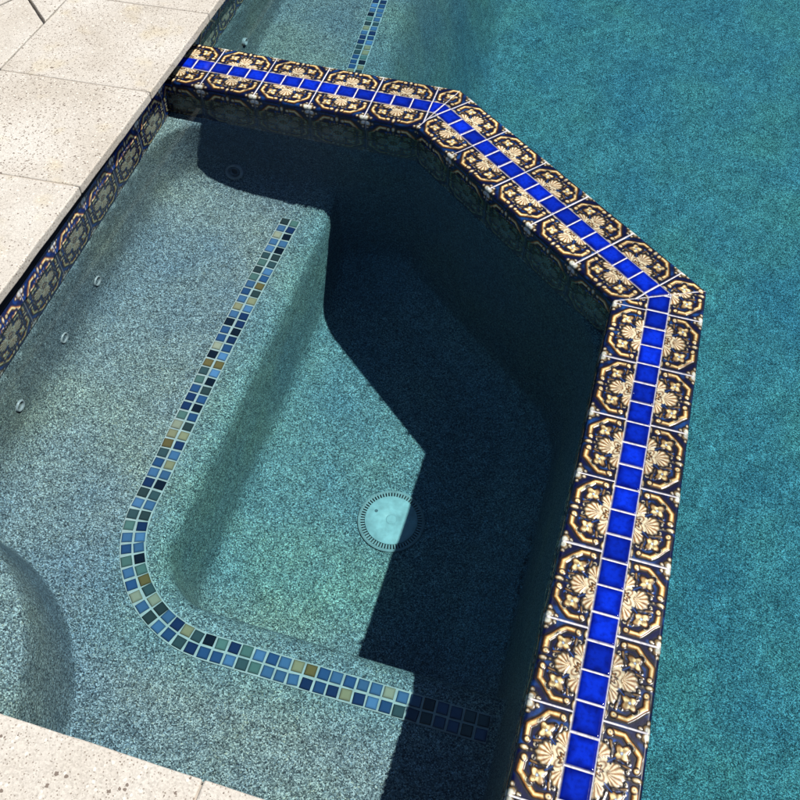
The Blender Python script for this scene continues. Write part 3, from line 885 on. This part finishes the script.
# near row
xj = [edge_x(S_EDGE)-BK, edge_x(S_EDGE)-.02, -.892, -.518, -.144, .23, .604, .978]
nl = ['corner coping stone where the long and the short rows meet', 'cream coping stone at the bottom left corner of the photo, beside the corner step',
      'speckled coping stone along the bottom edge, left of the fine joint', 'speckled coping stone along the bottom edge, right of the fine joint']
for k in range(len(xj)-1):
    a, b = xj[k], xj[k+1]
    y0 = S_EDGE-(.0016 if k == 0 else 0)
    lab = nl[k] if k < 4 else 'coping stone on the near pool edge out to the right'
    stone('coping_stone', [(a+.0014, y0), (b-.0014, y0), (b-.0014, y0-BK), (a+.0014, y0-BK)], CZ-TH, CZ, lab, 'coping stone', 'coping stones round the pool edge', .0035, .0004)
# mortar bed and render below the copings
q = MB()
q.prism([(wall_x(4.05)-.012, 4.05), (wall_x(4.05)-.50, 4.05), (wall_x(-1.7)-.50, -1.7), (wall_x(-1.7)-.012, -1.7)], -1.5, CZ-TH-.001)
q.prism([(wall_x(-1.24)-.0125, SB-.012), (wall_x(-1.24)-.0125, -1.7), (1.2, -1.7), (1.2, SB-.012)], -1.5, CZ-TH-.0015)
tag(q.build('retaining_wall', M_CORE), kind='structure')
q = MB()
q.prism([(edge_x(4.05)-.012, 4.05), (edge_x(4.05)-BK, 4.05), (edge_x(-1.2)-BK, -1.2), (edge_x(-1.2)-.012, -1.2)], CZ-TH-.0005, CZ-.0025)
q.prism([(edge_x(-1.2)-BK, -1.2015), (edge_x(-1.2)-BK, -1.60), (1.0, -1.60), (1.0, -1.2085)], CZ-TH-.0005, CZ-.003)
tag(q.build('mortar_joint_bed', M_MORTAR), kind='structure')

# crazy paving beyond the coping
def inset(poly, d):
    P = np.array(poly); c = P.mean(0); n = len(P); out = []
    ar = sum(P[i][0]*P[(i+1) % n][1]-P[(i+1) % n][0]*P[i][1] for i in range(n))
    if ar < 0: P = P[::-1]
    lines = []
    for i in range(n):
        a, b = P[i], P[(i+1) % n]; t = (b-a)/np.linalg.norm(b-a); nn = np.array([-t[1], t[0]])
        lines.append((a+nn*d, t))
    for i in range(n):
        (p, t), (p2, t2) = lines[i-1], lines[i]
        M_ = np.array([t, -t2]).T
        s_ = np.linalg.solve(M_, p2-p); out.append(tuple(p+t*s_[0]))
    return out
BX = lambda y: edge_x(y)-BK-.002
A_ = (BX(.46), .462); Bp = (BX(.235), .235); C_ = (BX(.64), .66)
D_ = (-1.85, .586); E_ = (-1.90, .452); F_ = (-2.1, .30); G_ = (-2.1, .85); H_ = (BX(.98), .98)
pave = [
 ([A_, Bp, (-2.0, .215), (-2.05, .36), (-1.905, .452), (-1.852, .58)], 'grey cream paving stone wedged at the left edge beside the dark mortar joint'),
 ([A_, (-1.852, .58), (-1.78, .635), (-1.748, .665), C_], 'small triangular paving stone between two mortar joints at the top left corner'),
 ([(-1.852, .58), (-1.905, .452), (-2.05, .36), (-2.15, .75), (-1.90, .80)], 'irregular paving stone in the far left corner of the terrace'),
 ([(-1.852, .58), (-1.90, .80), (-1.95, 1.05), H_, C_, (-1.748, .665), (-1.78, .635)], 'paving stone along the top picture edge, behind the coping'),
]
for poly, lab in pave:
    ii = inset([tuple(p) for p in poly], .004)
    stone('paving_stone', ii, CZ-.03, CZ-.001, lab, 'paving stone', 'irregular paving stones of the terrace', .003, .0006)
# terrace ground (large, with mortar coloured bed), as four sheets round the pool
m, nt, p = new_mat('terrace_paving')
tc = N(nt, 'ShaderNodeTexCoord'); vo = N(nt, 'ShaderNodeTexVoronoi', feature='DISTANCE_TO_EDGE'); vo.inputs['Scale'].default_value = 2.2
nt.links.new(tc.outputs['Object'], vo.inputs['Vector'])
lt = N(nt, 'ShaderNodeMath', operation='LESS_THAN'); lt.inputs[1].default_value = .012; nt.links.new(vo.outputs['Distance'], lt.inputs[0])
no = N(nt, 'ShaderNodeTexNoise'); no.inputs['Scale'].default_value = 60; no.inputs['Detail'].default_value = 6; nt.links.new(tc.outputs['Object'], no.inputs['Vector'])
rp = ramp(nt, [(.3, (.44, .39, .33)), (.7, (.66, .61, .54))]); nt.links.new(no.outputs['Fac'], rp.inputs[0])
nt.links.new(mixc(nt, rp.outputs[0], (.30, .25, .21), lt.outputs[0]), p.inputs['Base Color']); p.inputs['Roughness'].default_value = .85
q = MB()
xw = -1.72; zt = CZ-.004
GX, GY = 60, 60
q.add([(-GX,-GY,zt),(-2.16,-GY,zt),(-2.16,GY,zt),(-GX,GY,zt)], [(0,1,2,3)])
q.add([(-2.16,1.0,zt),(edge_x(1.0)-BK-.001,1.0,zt),(edge_x(4.05)-BK-.001,4.05,zt),(-2.16,4.05,zt)], [(0,1,2,3)])
q.add([(-2.16,-1.598,zt),(edge_x(-1.598)-BK-.001,-1.598,zt),(edge_x(.20)-BK-.001,.20,zt),(-2.16,.20,zt)], [(0,1,2,3)])
q.add([(-2.16,.20,zt-.012),(edge_x(.2)-BK-.001,.20,zt-.012),(edge_x(1.0)-BK-.001,1.0,zt-.012),(-2.16,1.0,zt-.012)], [(0,1,2,3)])
q.add([(-2.16,-GY,zt),(GX,-GY,zt),(GX,-1.604,zt),(-2.16,-1.604,zt)], [(0,1,2,3)])
q.add([(-2.16,4.05,zt),(GX,4.05,zt),(GX,GY,zt),(-2.16,GY,zt)], [(0,1,2,3)])
q.add([(3.5,-1.604,zt),(GX,-1.604,zt),(GX,4.05,zt),(3.5,4.05,zt)], [(0,1,2,3)])
q.add([(.98,-1.604,zt),(3.5,-1.604,zt),(3.5,-1.5,zt),(.98,-1.5,zt)], [(0,1,2,3)])
tag(q.build('terrace_ground', m), kind='structure')
q = MB(); q.box(3.5, 3.6, -1.6, 4.15, -1.5, zt-.001); q.box(-1.7, 3.5, 4.05, 4.15, -1.5, zt-.001); q.box(1.0, 3.5, -1.6, -1.5, -1.5, zt-.001)
tag(q.build('far_pool_wall', M_CORE), kind='structure')

# ------------------------------------------------------------------ light, sky, camera
SUN_EL = 62.6
to_sun = np.array([.93, .355]); to_sun /= np.linalg.norm(to_sun)
el = R(SUN_EL)
d = np.array([-to_sun[0]*math.cos(el), -to_sun[1]*math.cos(el), -math.sin(el)])
from mathutils import Vector
ld = bpy.data.lights.new('sun', 'SUN'); ld.energy = 5.0; ld.angle = R(.5); ld.color = (1, .955, .89)
ld.cycles.is_caustics_light = True
lo = bpy.data.objects.new('sun', ld); COL.objects.link(lo)
lo.rotation_euler = Vector(d).to_track_quat('-Z', 'Y').to_euler(); lo.location = (3, 1.5, 5)
w = bpy.data.worlds.new('World'); sc.world = w; w.use_nodes = True; nt = w.node_tree
bg = nt.nodes['Background']; sky = N(nt, 'ShaderNodeTexSky'); sky.sky_type = 'NISHITA'; sky.sun_disc = False
sky.dust_density = 0.3; sky.ozone_density = 2.5; sky.air_density = .9; sky.sun_elevation = el; sky.sun_rotation = math.atan2(to_sun[0], to_sun[1])
nt.links.new(sky.outputs[0], bg.inputs[0]); bg.inputs[1].default_value = .062

cam = bpy.data.cameras.new('camera'); co_ = bpy.data.objects.new('camera', cam); COL.objects.link(co_)
cam.sensor_width = 36; cam.lens = 36*881.974/800; cam.clip_start = .05; cam.clip_end = 300
co_.location = (-.182917, -1.428795, 1.373418); co_.rotation_euler = (.645005, -.014024, .286130)
sc.camera = co_
sc.view_settings.view_transform = 'Standard'; sc.view_settings.look = 'None'; sc.view_settings.gamma = 1
sc.view_settings.use_curve_mapping = False; sc.view_settings.exposure = 0.2
sc.cycles.use_denoising = True
sc.cycles.max_bounces = 10; sc.cycles.transmission_bounces = 10; sc.cycles.diffuse_bounces = 1
sc.cycles.caustics_refractive = True; sc.cycles.caustics_reflective = True
sc.cycles.sample_clamp_indirect = 4.0
